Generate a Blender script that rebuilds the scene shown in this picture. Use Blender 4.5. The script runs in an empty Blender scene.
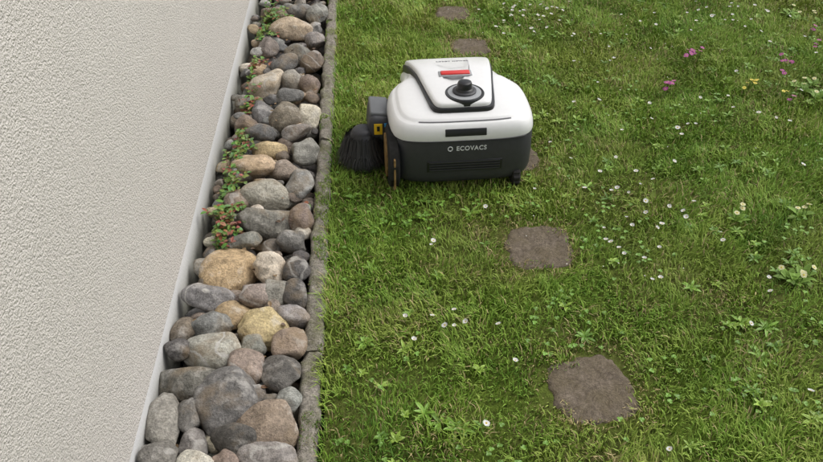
import bpy, bmesh, math, random
import numpy as np
from mathutils import Vector, Matrix
random.seed(7); rng=np.random.default_rng(11)
sc=bpy.context.scene
CAM_H=1.5; PITCH=math.radians(38.3); YAW=math.radians(3.2)

# ---- surveyed positions (bearing/elevation readings taken from the standing point, reduced to x,y on the ground)
def spot(u,v,z=0.0):
    a=(u-411.5)/800; b=(231-v)/800
    F=math.cos(PITCH)+b*math.sin(PITCH); D=math.sin(PITCH)-b*math.cos(PITCH)
    Y=(CAM_H-z)*F/D; X=(CAM_H-z)*a/D; s=(CAM_H-z)/D/800
    return X*math.cos(YAW)+Y*math.sin(YAW), -X*math.sin(YAW)+Y*math.cos(YAW), s

# ---------------------------------------------------------------- helpers
def link(o): sc.collection.objects.link(o); return o
def empty(name,loc=(0,0,0)):
    e=bpy.data.objects.new(name,None); e.location=loc; return link(e)
def mesh_obj(name,verts,faces,mat=None,parent=None,smooth=False,angle=None):
    me=bpy.data.meshes.new(name); me.from_pydata([tuple(map(float,v)) for v in verts],[],faces); me.update()
    o=bpy.data.objects.new(name,me); link(o)
    if mat: me.materials.append(mat)
    if parent: o.parent=parent
    if smooth: me.polygons.foreach_set('use_smooth',[True]*len(me.polygons))
    if angle: me.set_sharp_from_angle(angle=math.radians(angle))
    return o
def big_mesh(name,co,loops,starts,totals,mat,col=None,smooth=False):
    me=bpy.data.meshes.new(name)
    me.vertices.add(len(co)); me.vertices.foreach_set('co',np.ascontiguousarray(co,dtype=np.float32).ravel())
    me.loops.add(len(loops)); me.loops.foreach_set('vertex_index',loops.astype(np.int32))
    me.polygons.add(len(starts)); me.polygons.foreach_set('loop_start',starts.astype(np.int32)); me.polygons.foreach_set('loop_total',totals.astype(np.int32))
    if smooth: me.polygons.foreach_set('use_smooth',np.ones(len(starts),dtype=bool))
    me.update(calc_edges=True)
    if col is not None:
        at=me.color_attributes.new('Col','FLOAT_COLOR','POINT'); at.data.foreach_set('color',np.ascontiguousarray(col,dtype=np.float32).ravel())
    me.materials.append(mat); me.validate()
    return link(bpy.data.objects.new(name,me))
class NT:
    def __init__(s,name):
        s.m=bpy.data.materials.new(name); s.m.use_nodes=True; s.t=s.m.node_tree; s.b=s.t.nodes['Principled BSDF']; s.out=s.t.nodes['Material Output']
    def n(s,typ,**kw):
        nd=s.t.nodes.new(typ)
        for k,v in kw.items():
            if k in nd.inputs.keys(): nd.inputs[k].default_value=v
            else: setattr(nd,k,v)
        return nd
    def l(s,a,b): s.t.links.new(a,b)
    def coord(s): return s.n('ShaderNodeTexCoord').outputs['Object']
    def noise(s,vec,scale,detail=4,rough=.55):
        nd=s.n('ShaderNodeTexNoise',Scale=scale,Detail=detail,Roughness=rough); s.l(vec,nd.inputs['Vector']); return nd.outputs['Fac']
    def ramp(s,fac,stops):
        nd=s.n('ShaderNodeValToRGB'); cr=nd.color_ramp
        while len(cr.elements)<len(stops): cr.elements.new(.5)
        for e,(p,c) in zip(cr.elements,stops):
            e.position=p; e.color=(c if len(c)==4 else (*c,1)) if not isinstance(c,(int,float)) else (c,c,c,1)
        s.l(fac,nd.inputs[0]); return nd.outputs[0]
    def mix(s,fac,a,b,mode='MIX'):
        nd=s.n('ShaderNodeMix',data_type='RGBA',blend_type=mode)
        for i,v in ((0,fac),(6,a),(7,b)):
            if hasattr(v,'links') or hasattr(v,'is_linked'): s.l(v,nd.inputs[i])
            else: nd.inputs[i].default_value=v if i==0 else (*v,1)
        return nd.outputs[2]
    def bump(s,h,strength,dist,prev=None):
        nd=s.n('ShaderNodeBump',Strength=strength,Distance=dist); s.l(h,nd.inputs['Height'])
        if prev: s.l(prev,nd.inputs['Normal'])
        s.l(nd.outputs[0],s.b.inputs['Normal']); return nd.outputs[0]
    def set(s,**kw):
        for k,v in kw.items(): s.b.inputs[k.replace('_',' ')].default_value=v
def simple(name,col,rough=.5,spec=.5,speck=0.06,coat=0):
    t=NT(name); c=t.coord(); f=t.noise(c,60,2)
    a=tuple(x*(1-speck) for x in col); b=tuple(min(1,x*(1+speck)) for x in col)
    t.l(t.ramp(f,[(.3,a),(.7,b)]),t.b.inputs['Base Color'])
    t.set(Roughness=rough); t.b.inputs['Specular IOR Level'].default_value=spec; t.b.inputs['Coat Weight'].default_value=coat
    return t.m

# ---------------------------------------------------------------- materials
def mat_wall():
    t=NT('stucco'); c=t.coord()
    big=t.noise(c,2.2,3); mid=t.noise(c,230,2,.6)
    col=t.mix(big,(.665,.625,.585),(.74,.70,.66))
    pit=t.ramp(mid,[(.30,.78),(.5,1.0)])
    t.l(t.mix(1.0,col,pit,'MULTIPLY'),t.b.inputs['Base Color'])
    t.set(Roughness=.95); t.b.inputs['Specular IOR Level'].default_value=.1
    vor=t.n('ShaderNodeTexVoronoi',Scale=270.0,feature='F1'); t.l(c,vor.inputs['Vector'])
    sm=t.n('ShaderNodeMath',operation='MULTIPLY_ADD'); t.l(vor.outputs['Distance'],sm.inputs[0]); sm.inputs[1].default_value=-.45; t.l(mid,sm.inputs[2])
    t.bump(sm.outputs[0],.9,.0048); return t.m
def mat_plinth():
    t=NT('plinth_render'); c=t.coord()
    f=t.noise(c,9,4,.7)
    sep=t.n('ShaderNodeSeparateXYZ'); t.l(c,sep.inputs[0])
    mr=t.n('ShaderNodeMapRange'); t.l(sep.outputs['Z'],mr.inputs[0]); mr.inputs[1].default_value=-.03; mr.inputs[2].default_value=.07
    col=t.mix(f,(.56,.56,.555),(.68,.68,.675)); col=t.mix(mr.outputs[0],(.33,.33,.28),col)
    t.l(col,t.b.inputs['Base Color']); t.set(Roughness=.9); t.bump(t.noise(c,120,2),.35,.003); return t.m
def mat_soil():
    t=NT('lawn_soil'); c=t.coord()
    a=t.noise(c,60,4,.7); b=t.noise(c,3,3)
    col=t.ramp(a,[(.3,(.05,.06,.016)),(.55,(.10,.145,.025)),(.75,(.16,.21,.04))])
    col=t.mix(t.ramp(b,[(.4,0),(.65,.5)]),col,(.13,.12,.05))
    t.l(col,t.b.inputs['Base Color']); t.set(Roughness=1); t.b.inputs['Specular IOR Level'].default_value=0; t.bump(a,.8,.02); return t.m
def mat_blade():
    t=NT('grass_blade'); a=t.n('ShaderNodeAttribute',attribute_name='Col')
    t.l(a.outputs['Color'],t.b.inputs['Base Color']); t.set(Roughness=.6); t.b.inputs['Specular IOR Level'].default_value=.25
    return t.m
def mat_stone():
    t=NT('river_stone'); c=t.coord(); a=t.n('ShaderNodeAttribute',attribute_name='Col')
    n1=t.noise(c,34,6,.72); n2=t.noise(c,170,3,.75); n3=t.noise(c,9,4,.6); n4=t.noise(c,17,4,.65)
    col=t.mix(1.0,a.outputs['Color'],t.ramp(n1,[(.28,.5),(.5,1.0),(.72,1.6)]),'MULTIPLY')
    col=t.mix(1.0,col,t.ramp(n2,[(.3,.6),(.7,1.35)]),'MULTIPLY')
    col=t.mix(t.ramp(n3,[(.5,0),(.66,.55)]),col,(.29,.21,.12))
    col=t.mix(t.ramp(n4,[(.56,0),(.68,.55)]),col,(.44,.42,.385))
    mp=t.n('ShaderNodeMapping'); mp.inputs['Rotation'].default_value=(.5,.8,.3); t.l(c,mp.inputs[0])
    wv=t.n('ShaderNodeTexWave',Scale=5.0,Distortion=14.0,Detail=3.0); t.l(mp.outputs[0],wv.inputs['Vector'])
    vein=t.n('ShaderNodeMath',operation='MULTIPLY'); t.l(t.ramp(wv.outputs['Fac'],[(.93,0),(1.0,1)]),vein.inputs[0]); t.l(a.outputs['Alpha'],vein.inputs[1])
    col=t.mix(vein.outputs[0],col,(.52,.50,.46))
    t.l(col,t.b.inputs['Base Color']); t.set(Roughness=.68); t.b.inputs['Specular IOR Level'].default_value=.35
    ad=t.n('ShaderNodeMath',operation='MULTIPLY_ADD'); t.l(n2,ad.inputs[0]); ad.inputs[1].default_value=.3; t.l(n1,ad.inputs[2])
    t.bump(ad.outputs[0],.9,.010); return t.m
def mat_concrete(name,lo,hi,moss,mossamt,grain=(.6,1.2),mpos=(.42,.62)):
    t=NT(name); c=t.coord(); n1=t.noise(c,70,5,.75); n2=t.noise(c,13,5,.7); n3=t.noise(c,260,2)
    col=t.ramp(n1,[(.3,lo),(.7,hi)])
    col=t.mix(t.ramp(n2,[(mpos[0],0),(mpos[1],mossamt)]),col,moss)
    col=t.mix(1.0,col,t.ramp(n3,[(.35,grain[0]),(.62,grain[1])]),'MULTIPLY')
    t.l(col,t.b.inputs['Base Color']); t.set(Roughness=.95); t.b.inputs['Specular IOR Level'].default_value=.2; t.bump(n1,.9,.008); return t.m
def mat_attr(name,rough=.6,trans=.25):
    t=NT(name); a=t.n('ShaderNodeAttribute',attribute_name='Col'); c=t.coord()
    col=t.mix(1.0,a.outputs['Color'],t.ramp(t.noise(c,220,1),[(.3,.8),(.7,1.12)]),'MULTIPLY')
    t.l(col,t.b.inputs['Base Color']); t.set(Roughness=rough)
    if trans:
        tr=t.n('ShaderNodeBsdfTranslucent'); t.l(col,tr.inputs['Color'])
        mx=t.n('ShaderNodeMixShader'); mx.inputs[0].default_value=trans; t.l(t.b.outputs[0],mx.inputs[1]); t.l(tr.outputs[0],mx.inputs[2]); t.l(mx.outputs[0],t.out.inputs[0])
    return t.m
M_wall=mat_wall(); M_pl=mat_plinth(); M_soil=mat_soil(); M_blade=mat_blade(); M_stone=mat_stone()
M_edge=mat_concrete('old_concrete',(.15,.138,.115),(.38,.345,.295),(.12,.125,.045),.7,(.65,1.2),(.47,.66))
M_pave=mat_concrete('weathered_paver',(.095,.075,.056),(.24,.198,.152),(.13,.105,.06),.55,(.75,1.12))
M_leaf=mat_attr('leaf',.5,0); M_petal=mat_attr('petal',.7,.2)

# ---------------------------------------------------------------- ground (one sheet, with the gravel trench along the wall)
EX0,EX1=-.193,-.147     # concrete edging
prof=[(40,0),(EX1+.01,0),(EX1,-.16),(-.56,-.16),(-.57,0),(-40,0)]
ys=[-30]+list(np.linspace(-2,8,60))+[60]
V=[];Fc=[]
for y in ys:
    for x,z in prof: V.append((x,y,z))
k=len(prof)
for j in range(len(ys)-1):
    for i in range(k-1): Fc.append((j*k+i,j*k+i+1,(j+1)*k+i+1,(j+1)*k+i))
g=mesh_obj('ground',V,Fc,M_soil)

# ---------------------------------------------------------------- house wall
hw=empty('house_wall',(0,0,0))
def box(name,x0,x1,y0,y1,z0,z1,mat,parent,bev=0,seg=3):
    bm=bmesh.new(); bmesh.ops.create_cube(bm,size=1)
    for v in bm.verts: v.co=Vector(((x0+x1)/2+v.co.x*(x1-x0),(y0+y1)/2+v.co.y*(y1-y0),(z0+z1)/2+v.co.z*(z1-z0)))
    if bev: bmesh.ops.bevel(bm,geom=bm.edges[:],offset=bev,segments=seg,profile=.5,affect='EDGES')
    me=bpy.data.meshes.new(name); bm.to_mesh(me); bm.free(); me.materials.append(mat)
    if bev:
        me.polygons.foreach_set('use_smooth',[True]*len(me.polygons)); me.set_sharp_from_angle(angle=math.radians(35))
    o=link(bpy.data.objects.new(name,me)); o.parent=parent; return o
box('stucco_facade',-.90,-.515,-2.5,9,.125,3.2,M_wall,hw,.006,2)
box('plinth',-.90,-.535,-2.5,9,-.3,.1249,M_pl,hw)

# ---------------------------------------------------------------- concrete edging, butted kerb slabs about 1 m long
from mathutils import noise as mn
ev=[];ef=[]
def slab(x0,x1,y0,y1,ztop,zb,seedv):
    nx,ny=8,int((y1-y0)/.007)
    base=len(ev)
    for j in range(ny+1):
        y=y0+(y1-y0)*j/ny
        row=[(x0,zb)]+[(x0+(x1-x0)*i/nx,ztop) for i in range(nx+1)]+[(x1,zb)]
        for i,(x,z) in enumerate(row):
            p=Vector((x*25+seedv,y*25,z*20)); d=mn.noise(p)*.006+mn.noise(p*3.3)*.005
            zz=z
            if z==ztop:
                e=min(i-1,nx+1-i)
                if e==0: zz-=.009+max(0,mn.noise(Vector((seedv,y*18,i))))*.022
                if e==1: zz-=.002+max(0,mn.noise(Vector((seedv,y*18,i)))) *.008
                zz+=d
            ev.append((x+mn.noise(p+Vector((9,3,1)))*.008,y,zz))
    w=nx+3
    for j in range(ny):
        for i in range(w-1): ef.append((base+j*w+i,base+j*w+i+1,base+(j+1)*w+i+1,base+(j+1)*w+i))
    for j in (0,ny): ef.append(tuple(base+j*w+i for i in range(w)))
yy=-1.6
while yy<7.5:
    slab(EX0+random.uniform(-.003,.003),EX1+random.uniform(-.003,.003),yy,yy+.992,.026+random.uniform(-.004,.005),-.2,random.random()*50); yy+=1.0
eo=mesh_obj('concrete_edging',ev,ef,M_edge,smooth=True,angle=60)

# ---------------------------------------------------------------- stepping stones
PV=[]
for u,v,s in [(592,390,.212),(538,247,.205),(470,47,.17),(453,13,.16)]:
    x,y,_=spot(u,v,0); PV.append((x,y,s,{592:.12,538:-.05,470:.1,453:-.1}[u]))
PV.append((.470,2.28,.19,.06)); PV.append((.45,2.72,.19,-.05))
for (x,y,s,r) in PV:
    n=36; V=[];Fc=[]
    for j in range(n+1):
        for i in range(n+1):
            a=(i/n-.5)*2; b=(j/n-.5)*2
            m=max(abs(a),abs(b)); nr=(abs(a)**4+abs(b)**4)**(1/4)
            f=m/nr if nr>0 else 1
            an=math.atan2(b,a); q=m
            f*=1+q*(.12*mn.noise(Vector((math.cos(an)*1.8+x*9,math.sin(an)*1.8,y*7)))+.08*mn.noise(Vector((math.cos(an)*6+x*9,math.sin(an)*6,y*7))))
            p=Vector((a*2+x*9,b*2+y*9,0))
            V.append((a*f*s/2,b*f*s/2,.005+mn.noise(p*1.2)*.004+mn.noise(p*5)*.0015-(.03 if q>.999 else (.005 if q>.93 else (.002 if q>.86 else 0)))))
    for j in range(n):
        for i in range(n): Fc.append((j*(n+1)+i,j*(n+1)+i+1,(j+1)*(n+1)+i+1,(j+1)*(n+1)+i))
    o=mesh_obj('stepping_stone',V,Fc,M_pave,smooth=True); o.location=(x,y,0); o.rotation_euler=(0,0,r)

# ---------------------------------------------------------------- river stones
S=[(300,10,24,16,0),(276,12,22,16,1),(318,14,18,20,0),(290,29,40,22,2),(317,36,20,20,0),(268,45,20,20,1),(296,50,22,18,0),(312,60,22,20,1),(283,62,24,18,0),(292,80,24,20,0),(266,84,28,32,3),(310,84,20,20,1),(285,115,28,28,1),(309,115,24,26,3),(263,110,20,26,0),(288,98,24,14,4),(245,122,20,16,1),(262,134,26,14,4),(296,134,26,14,0),(272,147,34,16,5),(305,151,26,26,0),(256,165,38,28,2),(285,167,24,18,1),(238,172,20,18,0),(269,193,48,26,3),(301,186,26,28,0),(236,200,24,22,1),(271,218,50,28,0),(306,216,22,24,1),(246,238,32,18,0),(292,240,32,18,4),(229,263,52,46,5),(271,265,34,28,3),(297,268,26,26,4),(208,297,42,28,6),(254,293,28,22,1),(276,291,26,26,0),(298,292,24,24,4),(232,312,32,34,5),(263,325,44,40,5),(292,312,30,22,0),(183,328,20,26,1),(210,325,38,26,0),(290,345,30,30,1),(214,350,54,34,6),(252,347,28,24,0),(180,352,26,18,4),(186,381,62,34,0),(242,371,40,34,1),(280,373,38,36,4),(222,405,56,54,4),(162,421,34,58,0),(270,426,48,44,1),(292,400,26,26,0),(235,440,42,28,4),(190,442,30,28,0),(265,458,52,24,0),(196,462,34,24,3),(158,460,30,26,4),(189,415,26,30,4),(225,462,30,24,1),(250,395,22,20,0)]
COL={0:(.235,.23,.215),1:(.21,.175,.145),2:(.40,.32,.22),3:(.50,.46,.39),4:(.14,.135,.13),5:(.42,.33,.185),6:(.31,.315,.30)}
def ico_(n):
    bm=bmesh.new(); bmesh.ops.create_icosphere(bm,subdivisions=n,radius=1)
    a=np.array([v.co[:] for v in bm.verts]); f=np.array([[v.index for v in f.verts] for f in bm.faces]); bm.free(); return a,f
ICO={5:ico_(5),4:ico_(4),3:ico_(3)}
stones=[]
def addst(x,y,z,a,b,c,col,vein): stones.append((x,y,z,a,b,c,col,vein))
for (u,v,w,h,c) in S:
    x,y,s=spot(u,v,.03)
    a=w*s/2*1.06; b=h*s/2*1.2; cc=min(a,b)*random.uniform(.68,.88)
    a=min(a,.09); b=min(b,.09)
    x=min(max(x,-.537+a*.9),EX0-a*.9)
    addst(x,y,.03-cc*.35+random.uniform(-.010,.018),a,b,cc,COL[c],1 if c==6 else random.choice([0,0,0,.5]))
keys=[0,0,1,4,4,0,3,2,4,1,6]
top=[(s[0],s[1],max(s[3],s[4])) for s in stones]
def scatter(n,y0,y1,z0,z1,r0,r1,gap):
    pts=[]
    for _ in range(n*30):
        r=random.uniform(r0,r1); x=random.uniform(-.537+r*.8,EX0-r*.8); y=random.uniform(y0,y1)
        if all((x-p[0])**2+(y-p[1])**2>(gap*(r+p[2]))**2 for p in pts+(top if z1>0 else [])):
            pts.append((x,y,r)); addst(x,y,random.uniform(z0,z1),r*random.uniform(.9,1.25),r*random.uniform(.8,1.15),r*random.uniform(.6,.8),COL[random.choice(keys)],random.choice([0,0,0,.5]))
            if len(pts)>=n: break
    top.extend(pts if z1>0 else [])
scatter(95,3.75,6.5,.0,.02,.028,.06,.86)
scatter(50,-.5,.98,.0,.02,.028,.06,.86)
scatter(120,.9,3.8,-.01,.02,.013,.028,.64)
scatter(330,-.5,6.5,-.075,-.04,.03,.05,.75)
scatter(250,-.5,6.5,-.11,-.09,.035,.05,.7)
CO=[];LO=[];CC=[];off=0
for (x,y,z,a,b,c,col,vein) in stones:
    near=(z>-.03 and .9<y<3.9); P,icf=ICO[(5 if a>.06 and y<2.2 else 4) if (near and a>.03) else 3]; P=P.copy()
    rough=random.random()
    for _ in range(random.randint(6,13)):
        n=rng.normal(size=3); n/=np.linalg.norm(n); d=random.uniform(.64,.92)
        k=P@n; e=.05+.08*rough; ex=np.where(k>d+e,k-d,np.where(k>d-e,(k-d+e)**2/(4*e),0)); P=P-np.outer(ex*random.uniform(.8,.96),n)
    P*=1.12
    for f,amp in ((1.3,.10),(2.6,.05),(6,.016),(13,.007),(24,.004)):
        w=rng.normal(size=(3,3))*f; ph=rng.uniform(0,6.28,3)
        P=P*(1+amp*np.sin(P@w.T+ph).sum(1,keepdims=True)/1.6)
    P=P*np.array([a,b,c])*1.05
    R=np.array(Matrix.Rotation(random.uniform(-.35,.35),3,'Z')@Matrix.Rotation(random.uniform(-.4,.4),3,'X')@Matrix.Rotation(random.uniform(-.4,.4),3,'Y'))
    P=P@R.T+np.array([x,y,z])
    P[:,0]=np.maximum(P[:,0],-.534)
    CO.append(P); LO.append(icf+off); off+=len(P)
    t=random.uniform(.7,1.35); cc=np.array([*(np.array(col)*t*np.array([random.uniform(.97,1.08),1,random.uniform(.9,1.04)])),vein]); CC.append(np.tile(cc,(len(P),1)))
CO=np.concatenate(CO);LO=np.concatenate(LO);CC=np.concatenate(CC)
big_mesh('river_stones',CO,LO.ravel(),np.arange(len(LO))*3,np.full(len(LO),3),M_stone,CC,True)

# ---------------------------------------------------------------- grass
def vnoise(x,y,sc_,seed):
    r=np.random.default_rng(seed); T=r.random((64,64)); X=x*sc_+1000;Y=y*sc_+1000
    xi=np.floor(X).astype(int);yi=np.floor(Y).astype(int);fx=X-xi;fy=Y-yi;fx=fx*fx*(3-2*fx);fy=fy*fy*(3-2*fy)
    g=lambda i,j:T[(xi+i)%64,(yi+j)%64]
    return (g(0,0)*(1-fx)+g(1,0)*fx)*(1-fy)+(g(0,1)*(1-fx)+g(1,1)*fx)*fy
def fbm(x,y,s,seed): return (vnoise(x,y,s,seed)+.5*vnoise(x,y,s*2.1,seed+1)+.25*vnoise(x,y,s*4.3,seed+2))/1.75
DRYSPOTS=[(*spot(492,240)[:2],.08),(*spot(568,362)[:2],.09),(*spot(640,395)[:2],.05),(*spot(312,445)[:2],.08),(*spot(720,300)[:2],.06),(*spot(500,215)[:2],.05),(*spot(430,262)[:2],.05),(*spot(640,305)[:2],.05)]
def blades(N,x0,x1,y0,y1,wscale,hscale=1,moss=False):
    x=rng.uniform(x0,x1,N); y=rng.uniform(y0,y1,N)
    keep=np.ones(N,bool)
    dens=fbm(x,y,9,3); keep&=(rng.random(N)<np.clip(.15+dens*1.5,0,1))
    if moss: keep&=(fbm(x,y,8,133)>.58)
    bare=np.zeros(N)
    for (px,py,s,r) in PV:
        dx=(x-px)*math.cos(r)+(y-py)*math.sin(r); dy=-(x-px)*math.sin(r)+(y-py)*math.cos(r)
        d=(abs(dx)**4+abs(dy)**4)**(1/4)-s/2+(vnoise(x,y,30,5)-.5)*.06
        keep&=(d>-.016); keep&=~((d<.015)&(rng.random(N)<.4)); bare=np.maximum(bare,np.clip(1-d/.05,0,1))
    for px,py,rr in DRYSPOTS: bare=np.maximum(bare,.8*np.clip(1.4-np.hypot(x-px,y-py)/rr,0,1)*vnoise(x,y,40,9)*1.3)
    x,y,bare=x[keep],y[keep],bare[keep]; N=len(x)
    clump=fbm(x,y,14,21); fine=vnoise(x,y,45,31); patch=fbm(x,y,2.2,41); mid_=fbm(x,y,7,61)
    h=(.010+.021*rng.random(N)**1.6+.016*clump*(mid_>.52)+.004)*hscale; h*=(1-.4*np.clip(bare,0,1))
    fr=np.clip(1-(x-EX1)/.035,0,1)*(x>EX1); h*=1+fr*.7*(vnoise(x,y,12,71)>.35)
    th=rng.uniform(0,2*np.pi,N)+0; th=np.where(rng.random(N)<.5,(fbm(x,y,5,51)*4*np.pi)+rng.normal(0,.5,N),th)
    th=np.where((fr>.3)&(rng.random(N)<.5),np.pi+rng.normal(0,.7,N),th)
    lean=rng.uniform(.3,1.45,N)
    dx,dy=np.cos(th),np.sin(th); w=rng.uniform(.0008,.0018,N)*wscale
    wx,wy=-dy*w,dx*w
    z0=(.016 if moss else -.004)+np.zeros(N)
    L1=h*np.sin(lean*.5)*.55; Z1=h*np.cos(lean*.5)*.55
    L2=L1+h*np.sin(lean*1.15)*.5; Z2=Z1+h*np.cos(lean*1.15)*.5
    Z2=np.maximum(Z2,.004)
    if moss: Z1=Z1+.021; Z2=Z2+.021
    co=np.empty((N,5,3))
    co[:,0]=np.stack([x-wx,y-wy,z0],1); co[:,1]=np.stack([x+wx,y+wy,z0],1)
    mx,my=x+dx*L1,y+dy*L1
    co[:,2]=np.stack([mx-wx*.85,my-wy*.85,Z1],1); co[:,3]=np.stack([mx+wx*.85,my+wy*.85,Z1],1)
    co[:,4]=np.stack([x+dx*L2,y+dy*L2,Z2],1)
    side=np.clip((x-.2)/1.4,0,1)
    t=np.clip(.42*rng.random(N)+.70*(patch-.5)+.65*(mid_-.5)+.33*fine+.12+.05*side,0,1)[:,None]
    dark=np.array([.078,.175,.022]); mid=np.array([.20,.34,.042]); light=np.array([.40,.49,.11])
    c=np.where(t<.5,dark+(mid-dark)*t*2,mid+(light-mid)*(t-.5)*2)
    yel=np.clip((fbm(x,y,3.5,91)-.48)*4,0,1)[:,None]*.5; c=c*(1-yel)+np.array([.34,.38,.085])*yel*(.6+.8*rng.random((N,1)))
    dry=(rng.random(N)<.05+.5*bare+.14*np.clip((fbm(x,y,6,171)-.52)*6,0,1))[:,None]
    c=np.where(dry,np.array([.50,.41,.20])*rng.uniform(.5,1.1,(N,1)),c)
    if moss: c=c*.8
    col=np.ones((N,5,4)); col[:,:,:3]=c[:,None,:]
    col[:,0:2,:3]*=.8; col[:,4,:3]*=1.1  # self-shadow painted into the blade bases as darker colour; tips slightly lighter
    return co.reshape(-1,3),col.reshape(-1,4),N
parts=[blades(325000,EX1+.0,2.6,.8,4.2,1),blades(40000,EX1,6.5,4.2,9,2.4,1.2),blades(25000,2.6,6.0,-.3,4.2,2.2,1.2),blades(25000,EX1,2.6,-.3,.8,1.5),blades(16000,EX0+.004,EX1,.7,5,.7,.32,True)]
co=np.concatenate([p[0] for p in parts]); col=np.concatenate([p[1] for p in parts]); N=sum(p[2] for p in parts)
b=np.arange(N)[:,None]*5
loops=(b+np.array([[0,1,3,2,2,3,4]])).ravel()
starts=(np.arange(N)[:,None]*7+np.array([[0,4]])).ravel(); totals=np.tile([4,3],N)
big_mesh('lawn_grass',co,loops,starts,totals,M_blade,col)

# ---------------------------------------------------------------- leaf/flower soup builder
class Soup:
    def __init__(s): s.v=[];s.f=[];s.c=[]
    def poly(s,pts,col):
        b=len(s.v); s.v+= [tuple(p) for p in pts]; s.f.append(tuple(range(b,b+len(pts)))); s.c+=[(*col,1)]*len(pts)
    def leaf(s,base,d,up,L,W,col,droop=.3):
        d=Vector(d).normalized(); side=d.cross(Vector(up)).normalized(); nrm=side.cross(d).normalized(); B=Vector(base)
        def P(t,w): return B+d*(L*t)-nrm*(droop*L*t*t)+side*(W*w)+nrm*(abs(w)*W*.25)
        b=len(s.v); prof=[(.0,.08),(.25,.38),(.55,.5),(.82,.33),(1,.0)]
        for t,w in prof: s.v+=[tuple(P(t,-w)),tuple(P(t,0)),tuple(P(t,w))]; s.c+=[(*[x*1.0 for x in col],1),(*[x*.85 for x in col],1),(*[x*1.08 for x in col],1)]
        for i in range(4):
            a=b+i*3; s.f+=[(a,a+1,a+4,a+3),(a+1,a+2,a+5,a+4)]
    def stem(s,p,q,r,col):
        p=Vector(p);q=Vector(q); d=(q-p).normalized(); a=d.orthogonal().normalized(); c=d.cross(a)
        b=len(s.v)
        for o in (p,q):
            for k in range(4):
                an=k*math.pi/2; s.v.append(tuple(o+a*math.cos(an)*r+c*math.sin(an)*r)); s.c.append((*col,1))
        for k in range(4): s.f.append((b+k,b+(k+1)%4,b+4+(k+1)%4,b+4+k))
    def obj(s,name,mat):
        me=bpy.data.meshes.new(name); me.from_pydata(s.v,[],s.f); me.update()
        at=me.color_attributes.new('Col','FLOAT_COLOR','POINT'); at.data.foreach_set('color',np.array(s.c,dtype=np.float32).ravel())
        me.materials.append(mat); return link(bpy.data.objects.new(name,me))
R=random.uniform
def flower(s,x,y,h,r,npet,wf,col,cc,closed=0.0,tiltmax=.5):
    tilt=R(0,tiltmax); az=R(0,6.28); n=Vector((math.sin(tilt)*math.cos(az),math.sin(tilt)*math.sin(az),math.cos(tilt)))
    ctr=Vector((x+n.x*h*.4,y+n.y*h*.4,h)); s.stem((x,y,-.005),ctr,.0008,(.10,.20,.03))
    a=n.orthogonal().normalized(); c=n.cross(a); off=R(0,6)
    for k in range(npet):
        an=off+k*2*math.pi/npet; d=a*math.cos(an)+c*math.sin(an); d=(d+n*(.12+closed)).normalized(); side=n.cross(d).normalized()
        L=r*R(.88,1.05); w=r*wf; t=R(.88,1.0); cl=tuple(q*t for q in col)
        s.poly([ctr+d*r*.15-side*w*.3,ctr+d*L*.65-side*w*.55,ctr+d*L-side*w*.25-n*r*.05,ctr+d*L+side*w*.25-n*r*.05,ctr+d*L*.65+side*w*.55,ctr+d*r*.15+side*w*.3],cl)
    rc=r*.3; T=ctr+n*(r*.22)
    ring=[ctr+(a*math.cos(i*.785)+c*math.sin(i*.785))*rc+n*r*.08 for i in range(8)]
    for i in range(8): s.poly([ring[i],ring[(i+1)%8],T],cc)
daisy=[(405,313),(413,339),(447,322),(455,324),(432,315),(468,320),(514,360),(485,420),(500,322),(432,239),(455,307),(485,205),(618,187),(630,190),(640,185),(655,180),(645,198),(627,215),(633,222),(655,226),(662,224),(607,236),(613,242),(620,247),(625,250),(645,257),(652,278),(673,160),(678,125),(690,123),(668,205),(695,200),(612,190),(585,186),(725,238),(738,70),(598,98),(575,100),(672,448),(503,5),(512,8),(520,10),(528,9),(540,18),(548,26),(505,22),(515,4),(560,20),(572,35),(533,30),(640,20),(655,12),(700,8),(712,14),(725,20),(733,12),(745,25),(752,18),(760,30),(770,40),(790,25),(805,35),(690,30),(610,60),(650,100),(700,95),(735,105),(760,110),(790,120),(600,170),(637,168),(648,210),(660,245)]
pink=[(670,88),(672,84),(667,86),(690,50),(694,54),(698,52),(785,58),(787,64),(782,75),(790,100),(688,55),(818,45),(812,30),(793,60)]
prim=[(792,268),(800,272),(806,266),(740,210),(808,82),(800,78),(815,76),(820,90),(803,205)]
D=Soup(); white=(.80,.80,.77); yel=(.62,.42,.03)
pts=[spot(u,v,.04)[:2] for u,v in daisy]
for _ in range(60): pts.append((R(.7,3.2),R(2.9,4.9)))
for _ in range(150): pts.append((R(1.3,2.7)+R(-.2,.2),R(3.3,4.4)))
for _ in range(26): 
    x,y,_=spot(random.gauss(525,24),abs(random.gauss(10,12)),.04); pts.append((x,y))
for _ in range(40): pts.append((R(.1,3.0),R(1.4,4.2)))
for _ in range(14): pts.append((random.gauss(.85,.25),random.gauss(2.1,.4)))
pts=[p for p in pts if not (abs(p[0]-.28)<.27 and abs(p[1]-2.38)<.31) and not any(abs(p[0]-q[0])<.1 and abs(p[1]-q[1])<.1 for q in PV)]
for x,y in pts: flower(D,x,y,R(.026,.040),R(.0062,.0098),14,.34,white,yel,closed=R(0,.8))
for _ in range(140):
    x,y=R(.3,2.6),R(1.6,4.2); a=R(0,6.28); c_,s_=math.cos(a)*.0035,math.sin(a)*.0035; z=R(.018,.028)
    if abs(x-.28)<.27 and abs(y-2.38)<.31: continue
    D.poly([(x-c_,y-s_,z),(x+s_*.5,y-c_*.5,z),(x+c_,y+s_,z+.001),(x-s_*.5,y+c_*.5,z)],(.75,.74,.68))
D.obj('daisies',M_petal)
K=Soup()
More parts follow.
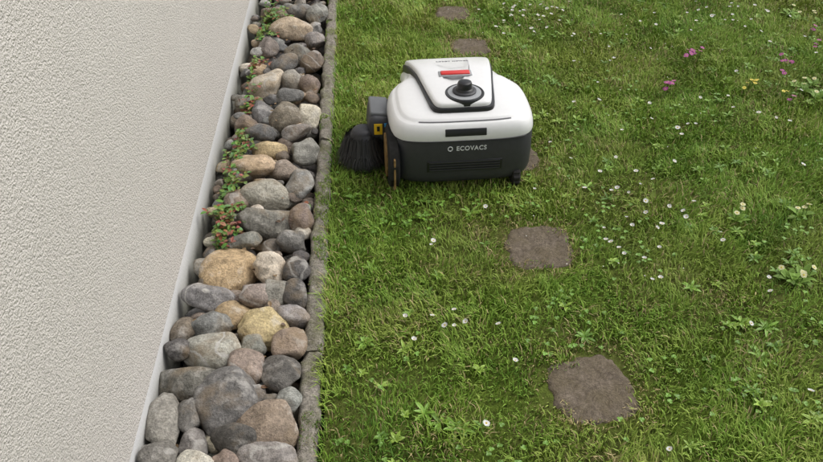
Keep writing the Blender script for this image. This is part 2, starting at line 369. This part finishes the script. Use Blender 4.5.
for u,v in pink:
    x,y,_=spot(u,v,.05)
    for _ in range(random.randint(2,3)): flower(K,x+R(-.014,.014),y+R(-.014,.014),R(.045,.07),.0095,5,.85,(.46,.09,.34),(.6,.4,.1))
K.obj('pink_flowers',M_petal)
P_=Soup()
def rosette(s,x,y,n,L,W,col,h=.01,el=(.15,.9)):
    for k in range(n):
        a=k*2.4+R(-.3,.3); e=R(*el); t=R(.75,1.2)
        s.leaf((x,y,h*.3),(math.cos(a)*math.cos(e),math.sin(a)*math.cos(e),math.sin(e)),(0,0,1),L*R(.7,1.1),W*R(.8,1.1),tuple(q*t for q in col),R(.25,.6))
pp=[spot(u,v,.05)[:2] for u,v in prim]+[(R(1.5,3.0),R(3.2,4.8)) for _ in range(34)]
for x,y in pp:
    rosette(P_,x,y,7,.045,.018,(.20,.34,.05),.02,(.5,1.1))
    for _ in range(random.randint(1,3)): flower(P_,x+R(-.025,.025),y+R(-.025,.025),R(.045,.06),.009,5,.95,(.74,.72,.42),(.65,.5,.05))
for u,v in [(750,79),(755,82),(745,84),(758,78),(784,92)]:
    x,y,_=spot(u,v,.05)
    for _ in range(2): flower(P_,x+R(-.012,.012),y+R(-.012,.012),R(.04,.055),.008,6,.9,(.76,.66,.12),(.6,.4,.02))
P_.obj('primroses',M_petal)
W=Soup()
for _ in range(460):   # daisy / plantain rosettes
    x,y=R(-.1,3.0),R(.9,4.4)
    if any(abs(x-p[0])<.12 and abs(y-p[1])<.12 for p in PV): continue
    rosette(W,x,y,random.randint(5,9),R(.016,.028),R(.006,.011),random.choice([(.13,.26,.03),(.19,.34,.035),(.28,.42,.06)]),.03,(.3,1.0))
for u,v in [(440,425),(425,415),(455,432),(690,290),(560,300),(760,360),(470,215),(765,330),(365,345)]:
    x,y,_=spot(u,v,0); rosette(W,x,y,8,R(.028,.042),.010,(.19,.35,.04),.02,(.35,.9))
for _ in range(4200):  # clover
    x,y=R(-.13,3.0),R(.9,4.4)
    if fbm(np.array([x]),np.array([y]),4,77)[0]<.53: continue
    if any(abs(x-p[0])<.1 and abs(y-p[1])<.1 for p in PV): continue
    h=R(.010,.024); a0=R(0,6); t=R(.7,1.2)
    for k in range(3):
        a=a0+k*2.09; W.leaf((x,y,h),(math.cos(a),math.sin(a),R(-.1,.3)),(0,0,1),.0075,.008,(.16*t,.32*t,.04*t),.1)
W.obj('lawn_weeds',M_leaf)

# ---------------------------------------------------------------- weeds along the plinth
def wallweed(x,y,n,spread,hh,red):
    s=Soup()
    for _ in range(n):
        a=R(-1.4,1.4); L=R(.5,1)*spread; p=Vector((0,R(-.02,.02),-.01)); d=Vector((abs(math.cos(a))*.5,math.sin(a)*.8,R(.5,1.3))).normalized()
        segs=7
        for i in range(segs):
            q=p+d*(L/segs); s.stem(p,q,.0011,(.20,.11,.05)); d=(d+Vector((R(-.15,.25),R(-.3,.3),R(-.4,.12)))).normalized(); p=q
            for _ in range(random.choice([1,2,3])):
                an=R(0,6.28); rd=random.random()<red
                c=(R(.24,.36),R(.08,.14),R(.05,.08)) if rd else (R(.09,.20),R(.19,.31),R(.03,.07))
                s.leaf(p,(math.cos(an),math.sin(an),R(-.2,.7)),(0,0,1),R(.010,.023),R(.008,.015),c,.3)
    v=np.array(s.v); v[:,0]=np.maximum(v[:,0],-.531-x+0.0); v[:,2]*=hh; s.v=[tuple(q) for q in v]
    o=s.obj('wall_weed',M_leaf); o.location=(x,y,.01); return o
for (u,v,n,sp,hh,red) in [(262,18,24,.17,1,.1),(258,32,14,.13,1,.1),(250,62,7,.09,1,.5),(248,80,12,.12,1,.2),(243,102,8,.08,.9,.5),(236,136,10,.11,1,.1),(231,152,14,.13,1,.15),(226,168,10,.12,1,.15),(222,186,12,.12,1,.2),(217,210,14,.12,1,.2),(214,230,16,.12,1,.3),(300,205,5,.05,.6,.1),(287,95,4,.05,.6,.1)]:
    x,y,_=spot(u,v,.04); wallweed(max(x,-.52),y,n,sp,hh,red)
DL=Soup()
for _ in range(110):
    x,y=R(-.5,-.2),R(1.0,3.8); a=R(0,6)
    DL.leaf((x,y,R(.015,.045)),(math.cos(a),math.sin(a),R(-.3,.3)),(0,0,1),R(.010,.022),R(.006,.013),random.choice([(.18,.10,.05),(.24,.16,.08),(.10,.06,.035)]),.4)
DL.obj('dead_leaves',M_leaf)

# ---------------------------------------------------------------- robot mower
ZS=1.15
mw=empty('robot_lawn_mower',(.274,2.366,.008)); mw.scale=(1.035,1,ZS); mw.rotation_euler=(0,0,math.radians(2.2))
M_white=simple('white_plastic',(.74,.74,.735),.36,.5,.015,.15)
M_dark=simple('dark_grey_plastic',(.036,.036,.041),.5,.5,.1)
M_black=simple('black_plastic',(.012,.012,.013),.35,.5,.1)
M_rub=simple('rubber',(.018,.017,.016),.8,.3,.3)
M_red=simple('red_plastic',(.60,.03,.025),.35,.5,.03)
M_grey=simple('silver_plastic',(.32,.33,.34),.4,.5,.04)
M_mid=simple('grey_plastic',(.12,.125,.13),.45,.5,.04)
M_yel=simple('yellow_label',(.80,.50,.02),.5,.4,.03)
M_blue=simple('blue_label',(.05,.28,.55),.5,.4,.03)
M_rim=simple('wheel_mud',(.24,.15,.06),.8,.2,.4)
def catmull(P,n):
    out=[];k=len(P)
    for i in range(k):
        p0,p1,p2,p3=[np.array(P[(i+j-1)%k]) for j in range(4)]
        for q in range(n):
            t=q/n; out.append(.5*((2*p1)+(-p0+p2)*t+(2*p0-5*p1+4*p2-p3)*t*t+(-p0+3*p1-3*p2+p3)*t**3))
    return np.array(out)
def outline(half,n=6):
    L=[(-x,y) for x,y in half if x>0]; return catmull(half+L[::-1],n)
def drop(y): 
    q=np.maximum(0,y-.02); return q*.12+q*q*.75
def loft(name,half,rings,mat,tilt=True,sx=.2,sy=.27,cy=0,cap=True,angle=50):
    O=outline(half); k=len(O); V=[];Fc=[]
    for d,z in rings:
        for x,y in O:
            X=x*(1-d/sx); Y=cy+(y-cy)*(1-d/sy); V.append((X,Y,z-(drop(Y)*min(1,max(0,(z-.06)/.15)) if tilt else 0)))
    for r in range(len(rings)-1):
        for i in range(k): Fc.append((r*k+i,r*k+(i+1)%k,(r+1)*k+(i+1)%k,(r+1)*k+i))
    if cap: Fc.append(tuple((len(rings)-1)*k+i for i in range(k)))
    Fc.append(tuple(reversed(range(k))))
    return mesh_obj(name,V,Fc,mat,mw,True,angle)
body=[(0,-.275),(.07,-.2745),(.13,-.271),(.180,-.259),(.208,-.230),(.219,-.185),(.222,-.12),(.221,-.07),(.214,-.025),(.194,.012),(.172,.045),(.161,.10),(.157,.17),(.155,.23),(.140,.268),(.10,.285),(.05,.290),(0,.291)]
loft('bumper',body,[(.022,.022),(.010,.026),(.004,.036),(0,.052),(-.001,.10),(0,.147),(.003,.158),(.02,.159)],M_dark)
# white shell: steep flank, crisp shoulder, gently crowned deck that drops away beside the lid
loft('shell',body,[(.02,.1575),(.005,.158),(.0005,.161),(-.0005,.166),(.0005,.177),(.003,.188),(.008,.197),(.0145,.2038),(.0165,.2048),(.023,.2068),(.026,.2088),(.030,.2125),(.034,.2145),(.05,.217),(.07,.2195),(.10,.2215),(.14,.223),(.17,.2235)],M_white,angle=26)
lid=[(0,-.217),(.05,-.217),(.080,-.213),(.095,-.195),(.103,-.15),(.117,-.04),(.134,.08),(.145,.17),(.147,.215),(.129,.245),(.06,.256),(0,.258)]
LY=.015
loft('lid_surround',lid,[(0,.205),(0,.226),(.002,.2295),(.012,.2305)],M_black,sx=.12,sy=.23,cy=LY)
lid2=[(0,-.209),(.046,-.209),(.073,-.205),(.086,-.187),(.095,-.14),(.110,-.04),(.127,.08),(.138,.17),(.140,.212),(.122,.238),(.055,.248),(0,.250)]
loft('lid',lid2,[(0,.228),(0,.236),(.0015,.2395),(.005,.242),(.012,.2435),(.03,.245),(.07,.2465)],M_white,sx=.12,sy=.23,cy=LY)
def disc(name,cx,cy,prof,mat,seg=48,parent=None,sx=1,sy=1):
    V=[];Fc=[]
    for r,z in prof:
        for i in range(seg):
            a=2*math.pi*i/seg; V.append((cx+r*sx*math.cos(a),cy+r*sy*math.sin(a),z))
    for j in range(len(prof)-1):
        for i in range(seg): Fc.append((j*seg+i,j*seg+(i+1)%seg,(j+1)*seg+(i+1)%seg,(j+1)*seg+i))
    Fc.append(tuple((len(prof)-1)*seg+i for i in range(seg)))
    return mesh_obj(name,V,Fc,mat,parent or mw,True,40)
disc('dish_rim',.010,-.150,[(.060,.232),(.060,.2450),(.058,.2475),(.053,.2475),(.050,.245)],M_black)
disc('dish',.010,-.150,[(.0515,.240),(.0505,.248),(.047,.2485),(.03,.2476)],M_grey)
disc('lidar_knob',.010,-.145,[(.030,.245),(.030,.252),(.027,.256),(.023,.259),(.0225,.270),(.020,.2755),(.014,.278)],M_black)
disc('lidar_base',.010,-.145,[(.036,.246),(.036,.2515),(.033,.2535),(.028,.254)],M_dark)
sb2=box('stop_bar_seat',-.052,.052,-.018,.018,-.004,.002,M_grey,mw,.0015); sb2.location=(-.002,-.022,.2468); sb2.rotation_euler=(-.02,0,0)
sb=box('stop_bar',-.046,.046,-.013,.013,-.004,.006,M_red,mw,.004); sb.location=(-.002,-.022,.2468); sb.rotation_euler=(-.02,0,0)
def text(name,body_,size,loc,rot,mat,ext=.0004):
    cu=bpy.data.curves.new(name,'FONT'); cu.body=body_; cu.size=size; cu.align_x='CENTER'; cu.align_y='CENTER'; cu.extrude=ext; cu.offset=.0004; cu.space_character=1.12
    cu.materials.append(mat); o=link(bpy.data.objects.new(name,cu)); o.location=loc; o.rotation_euler=rot; o.parent=mw; return o
M_lab=simple('label_print',(.65,.66,.67),.5,.3,.02); M_lab2=simple('label_print_dark',(.16,.16,.17),.5,.3,.02)
text('logo','ECOVACS',.019,(.018,-.2764,.137),(math.radians(90),0,0),M_lab)
text('lid_print','ROBOT MOWER',.013,(0,.075,.2428),(math.radians(-12),0,0),M_lab2)
bpy.ops.mesh.primitive_torus_add(major_radius=.0065,minor_radius=.0016,major_segments=24,minor_segments=6,location=(-.046,-.2757,.137),rotation=(math.radians(90),0,0))
o=bpy.context.object; o.name='logo_mark'; o.data.materials.append(M_lab); o.parent=mw
sl=box('front_window',-.062,.062,-.003,.003,-.0105,.0105,M_black,mw,.002); sl.location=(0,-.2708,.1845); sl.rotation_euler=(-.3,0,0)
gp=box('grille_panel',-.115,.115,-.003,.003,-.017,.017,M_black,mw,.002); gp.location=(0,-.2735,.082)
for i in range(4): 
    q=box('grille_bar',-.108,.108,-.002,.002,-.0016,.0016,M_dark,mw); q.location=(0,-.2770,.071+i*.008)
O=outline(body); 
def strip(name,d,z,halfw,r,mat):
    P=[(x*(1-d/.2),y*(1-d/.27)) for x,y in O if y<-.1 and abs(x)<halfw]; P.sort()
    V=[];Fc=[]
    for x,y in P:
        for a in range(8): V.append((x,y+r*math.cos(a*math.pi/4)*1.6,z+r*math.sin(a*math.pi/4)))
    for i in range(len(P)-1):
        for a in range(8): Fc.append((i*8+a,i*8+(a+1)%8,(i+1)*8+(a+1)%8,(i+1)*8+a))
    Fc+= [tuple(range(8)),tuple((len(P)-1)*8+a for a in range(8))]
    return mesh_obj(name,V,Fc,mat,mw,True)
strip('deck_gap',.0245,.2080,.165,.0016,M_lab2)
strip('bumper_seam',-.0008,.1598,.19,.0014,M_black)
def wheel(name,x,y,r,w):
    V=[];Fc=[];seg=48; prof=[(r*.55,-w/2),(r*.9,-w/2),(r,-w*.35),(r,w*.35),(r*.9,w/2),(r*.55,w/2)]
    for rr,xx in prof:
        for i in range(seg):
            a=2*math.pi*i/seg; tread=(.004 if (i//2)%2 and rr>=r*.99 else 0); V.append((x+xx,y+(rr+tread)*math.cos(a),(r-.008+(rr+tread)*math.sin(a))/ZS))
    for j in range(len(prof)-1):
        for i in range(seg): Fc.append((j*seg+i,j*seg+(i+1)%seg,(j+1)*seg+(i+1)%seg,(j+1)*seg+i))
    Fc+=[tuple(range(seg)),tuple((len(prof)-1)*seg+i for i in range(seg))]
    return mesh_obj(name,V,Fc,M_rub,mw,True,35)
wheel('drive_wheel_left',-.214,-.188,.098,.036); wheel('drive_wheel_right',.185,-.12,.085,.05)
bpy.ops.mesh.primitive_cylinder_add(vertices=40,radius=.064,depth=.006,location=(-.2335,-.188,.080),rotation=(0,math.radians(90),0)); o=bpy.context.object; o.name='wheel_hub'; o.data.materials.append(M_rim); o.parent=mw
ws=box('wheel_scraper',-.2165,-.2105,-.2885,-.268,.02,.115,M_rim,mw,.002)
wheel('caster_left',-.10,.20,.045,.03); wheel('caster_right',.10,.20,.045,.03)
wheel('rear_caster',.165,-.240,.036,.026)
ah=empty('trimmer',(0,-.03,0)); ah.parent=mw
def rbox(name,cx,cy,cz,sx,sy,sz,bev,mat,rot=(0,0,0)):
    o=box(name,-sx/2,sx/2,-sy/2,sy/2,-sz/2,sz/2,mat,ah,bev,4); o.location=(cx,cy,cz); o.rotation_euler=rot; return o
rbox('arm_housing',-.240,-.005,.115,.085,.15,.080,.018,M_dark,(0,.12,0))
rbox('arm_cover',-.246,.0,.155,.060,.115,.016,.006,M_mid,(0,.12,0))
rbox('warning_label',-.252,-.0806,.123,.026,.003,.034,.0008,M_yel); rbox('warning_mark',-.252,-.0824,.125,.009,.0014,.016,.0004,M_black)
rbox('blue_label',-.226,-.0806,.135,.014,.003,.012,.0008,M_blue)
disc('trim_head',-.300,-.055,[(.030,.112),(.038,.102),(.050,.094),(.056,.082),(.058,.068),(.056,.062)],M_black,parent=ah)
disc('trim_cap',-.300,-.055,[(.036,.100),(.034,.110),(.028,.116),(.015,.119)],M_dark,parent=ah)
bs=Soup()
for i in range(2400):
    a=R(0,6.283); r0=R(.040,.058); r1=r0+R(.016,.044); z1=R(.008,.03); zz=R(.075,.102)
    p=Vector((-.300+r0*math.cos(a),-.055+r0*math.sin(a),zz)); m=Vector((-.300+(r0+.018)*math.cos(a),-.055+(r0+.018)*math.sin(a),.055)); q=Vector((-.300+r1*math.cos(a+R(-.15,.15)),-.055+r1*math.sin(a+R(-.15,.15)),z1))
    g_=R(.006,.045); t=Vector((-math.sin(a),math.cos(a),0))*.0011
    bs.poly([p-t,p+t,m+t,m-t],(g_,g_,g_)); bs.poly([m-t,m+t,q],(g_,g_,g_))
bo=bs.obj('bristles',M_leaf); bo.parent=ah

# ---------------------------------------------------------------- world, light, camera
w=bpy.data.worlds.new('World'); sc.world=w; w.use_nodes=True; nt=w.node_tree; bg=nt.nodes['Background']
sky=nt.nodes.new('ShaderNodeTexSky'); sky.sky_type='NISHITA'; sky.sun_disc=False
el,az=math.radians(50),math.radians(70)
sky.sun_elevation=el; sky.sun_rotation=az; sky.air_density=1.0; sky.dust_density=4.0
hs=nt.nodes.new('ShaderNodeHueSaturation'); hs.inputs['Saturation'].default_value=.3; hs.inputs['Value'].default_value=1.15
nt.links.new(sky.outputs[0],hs.inputs['Color']); nt.links.new(hs.outputs[0],bg.inputs['Color']); bg.inputs['Strength'].default_value=.15
sd=bpy.data.lights.new('sun','SUN'); sd.energy=1.15; sd.angle=math.radians(50); sd.color=(1,.98,.95); so=link(bpy.data.objects.new('sun',sd))
dirv=Vector((math.sin(az)*math.cos(el),math.cos(az)*math.cos(el),math.sin(el))); so.rotation_euler=dirv.to_track_quat('Z','Y').to_euler()
cd=bpy.data.cameras.new('camera'); cd.sensor_width=36; cd.lens=36*800/823; cd.clip_start=.02; cd.clip_end=500
cam=link(bpy.data.objects.new('camera',cd)); cam.location=(0,0,CAM_H); cam.rotation_euler=(math.pi/2-PITCH,0,-YAW); sc.camera=cam
sc.view_settings.view_transform='Standard'; sc.view_settings.look='None'; sc.view_settings.exposure=0
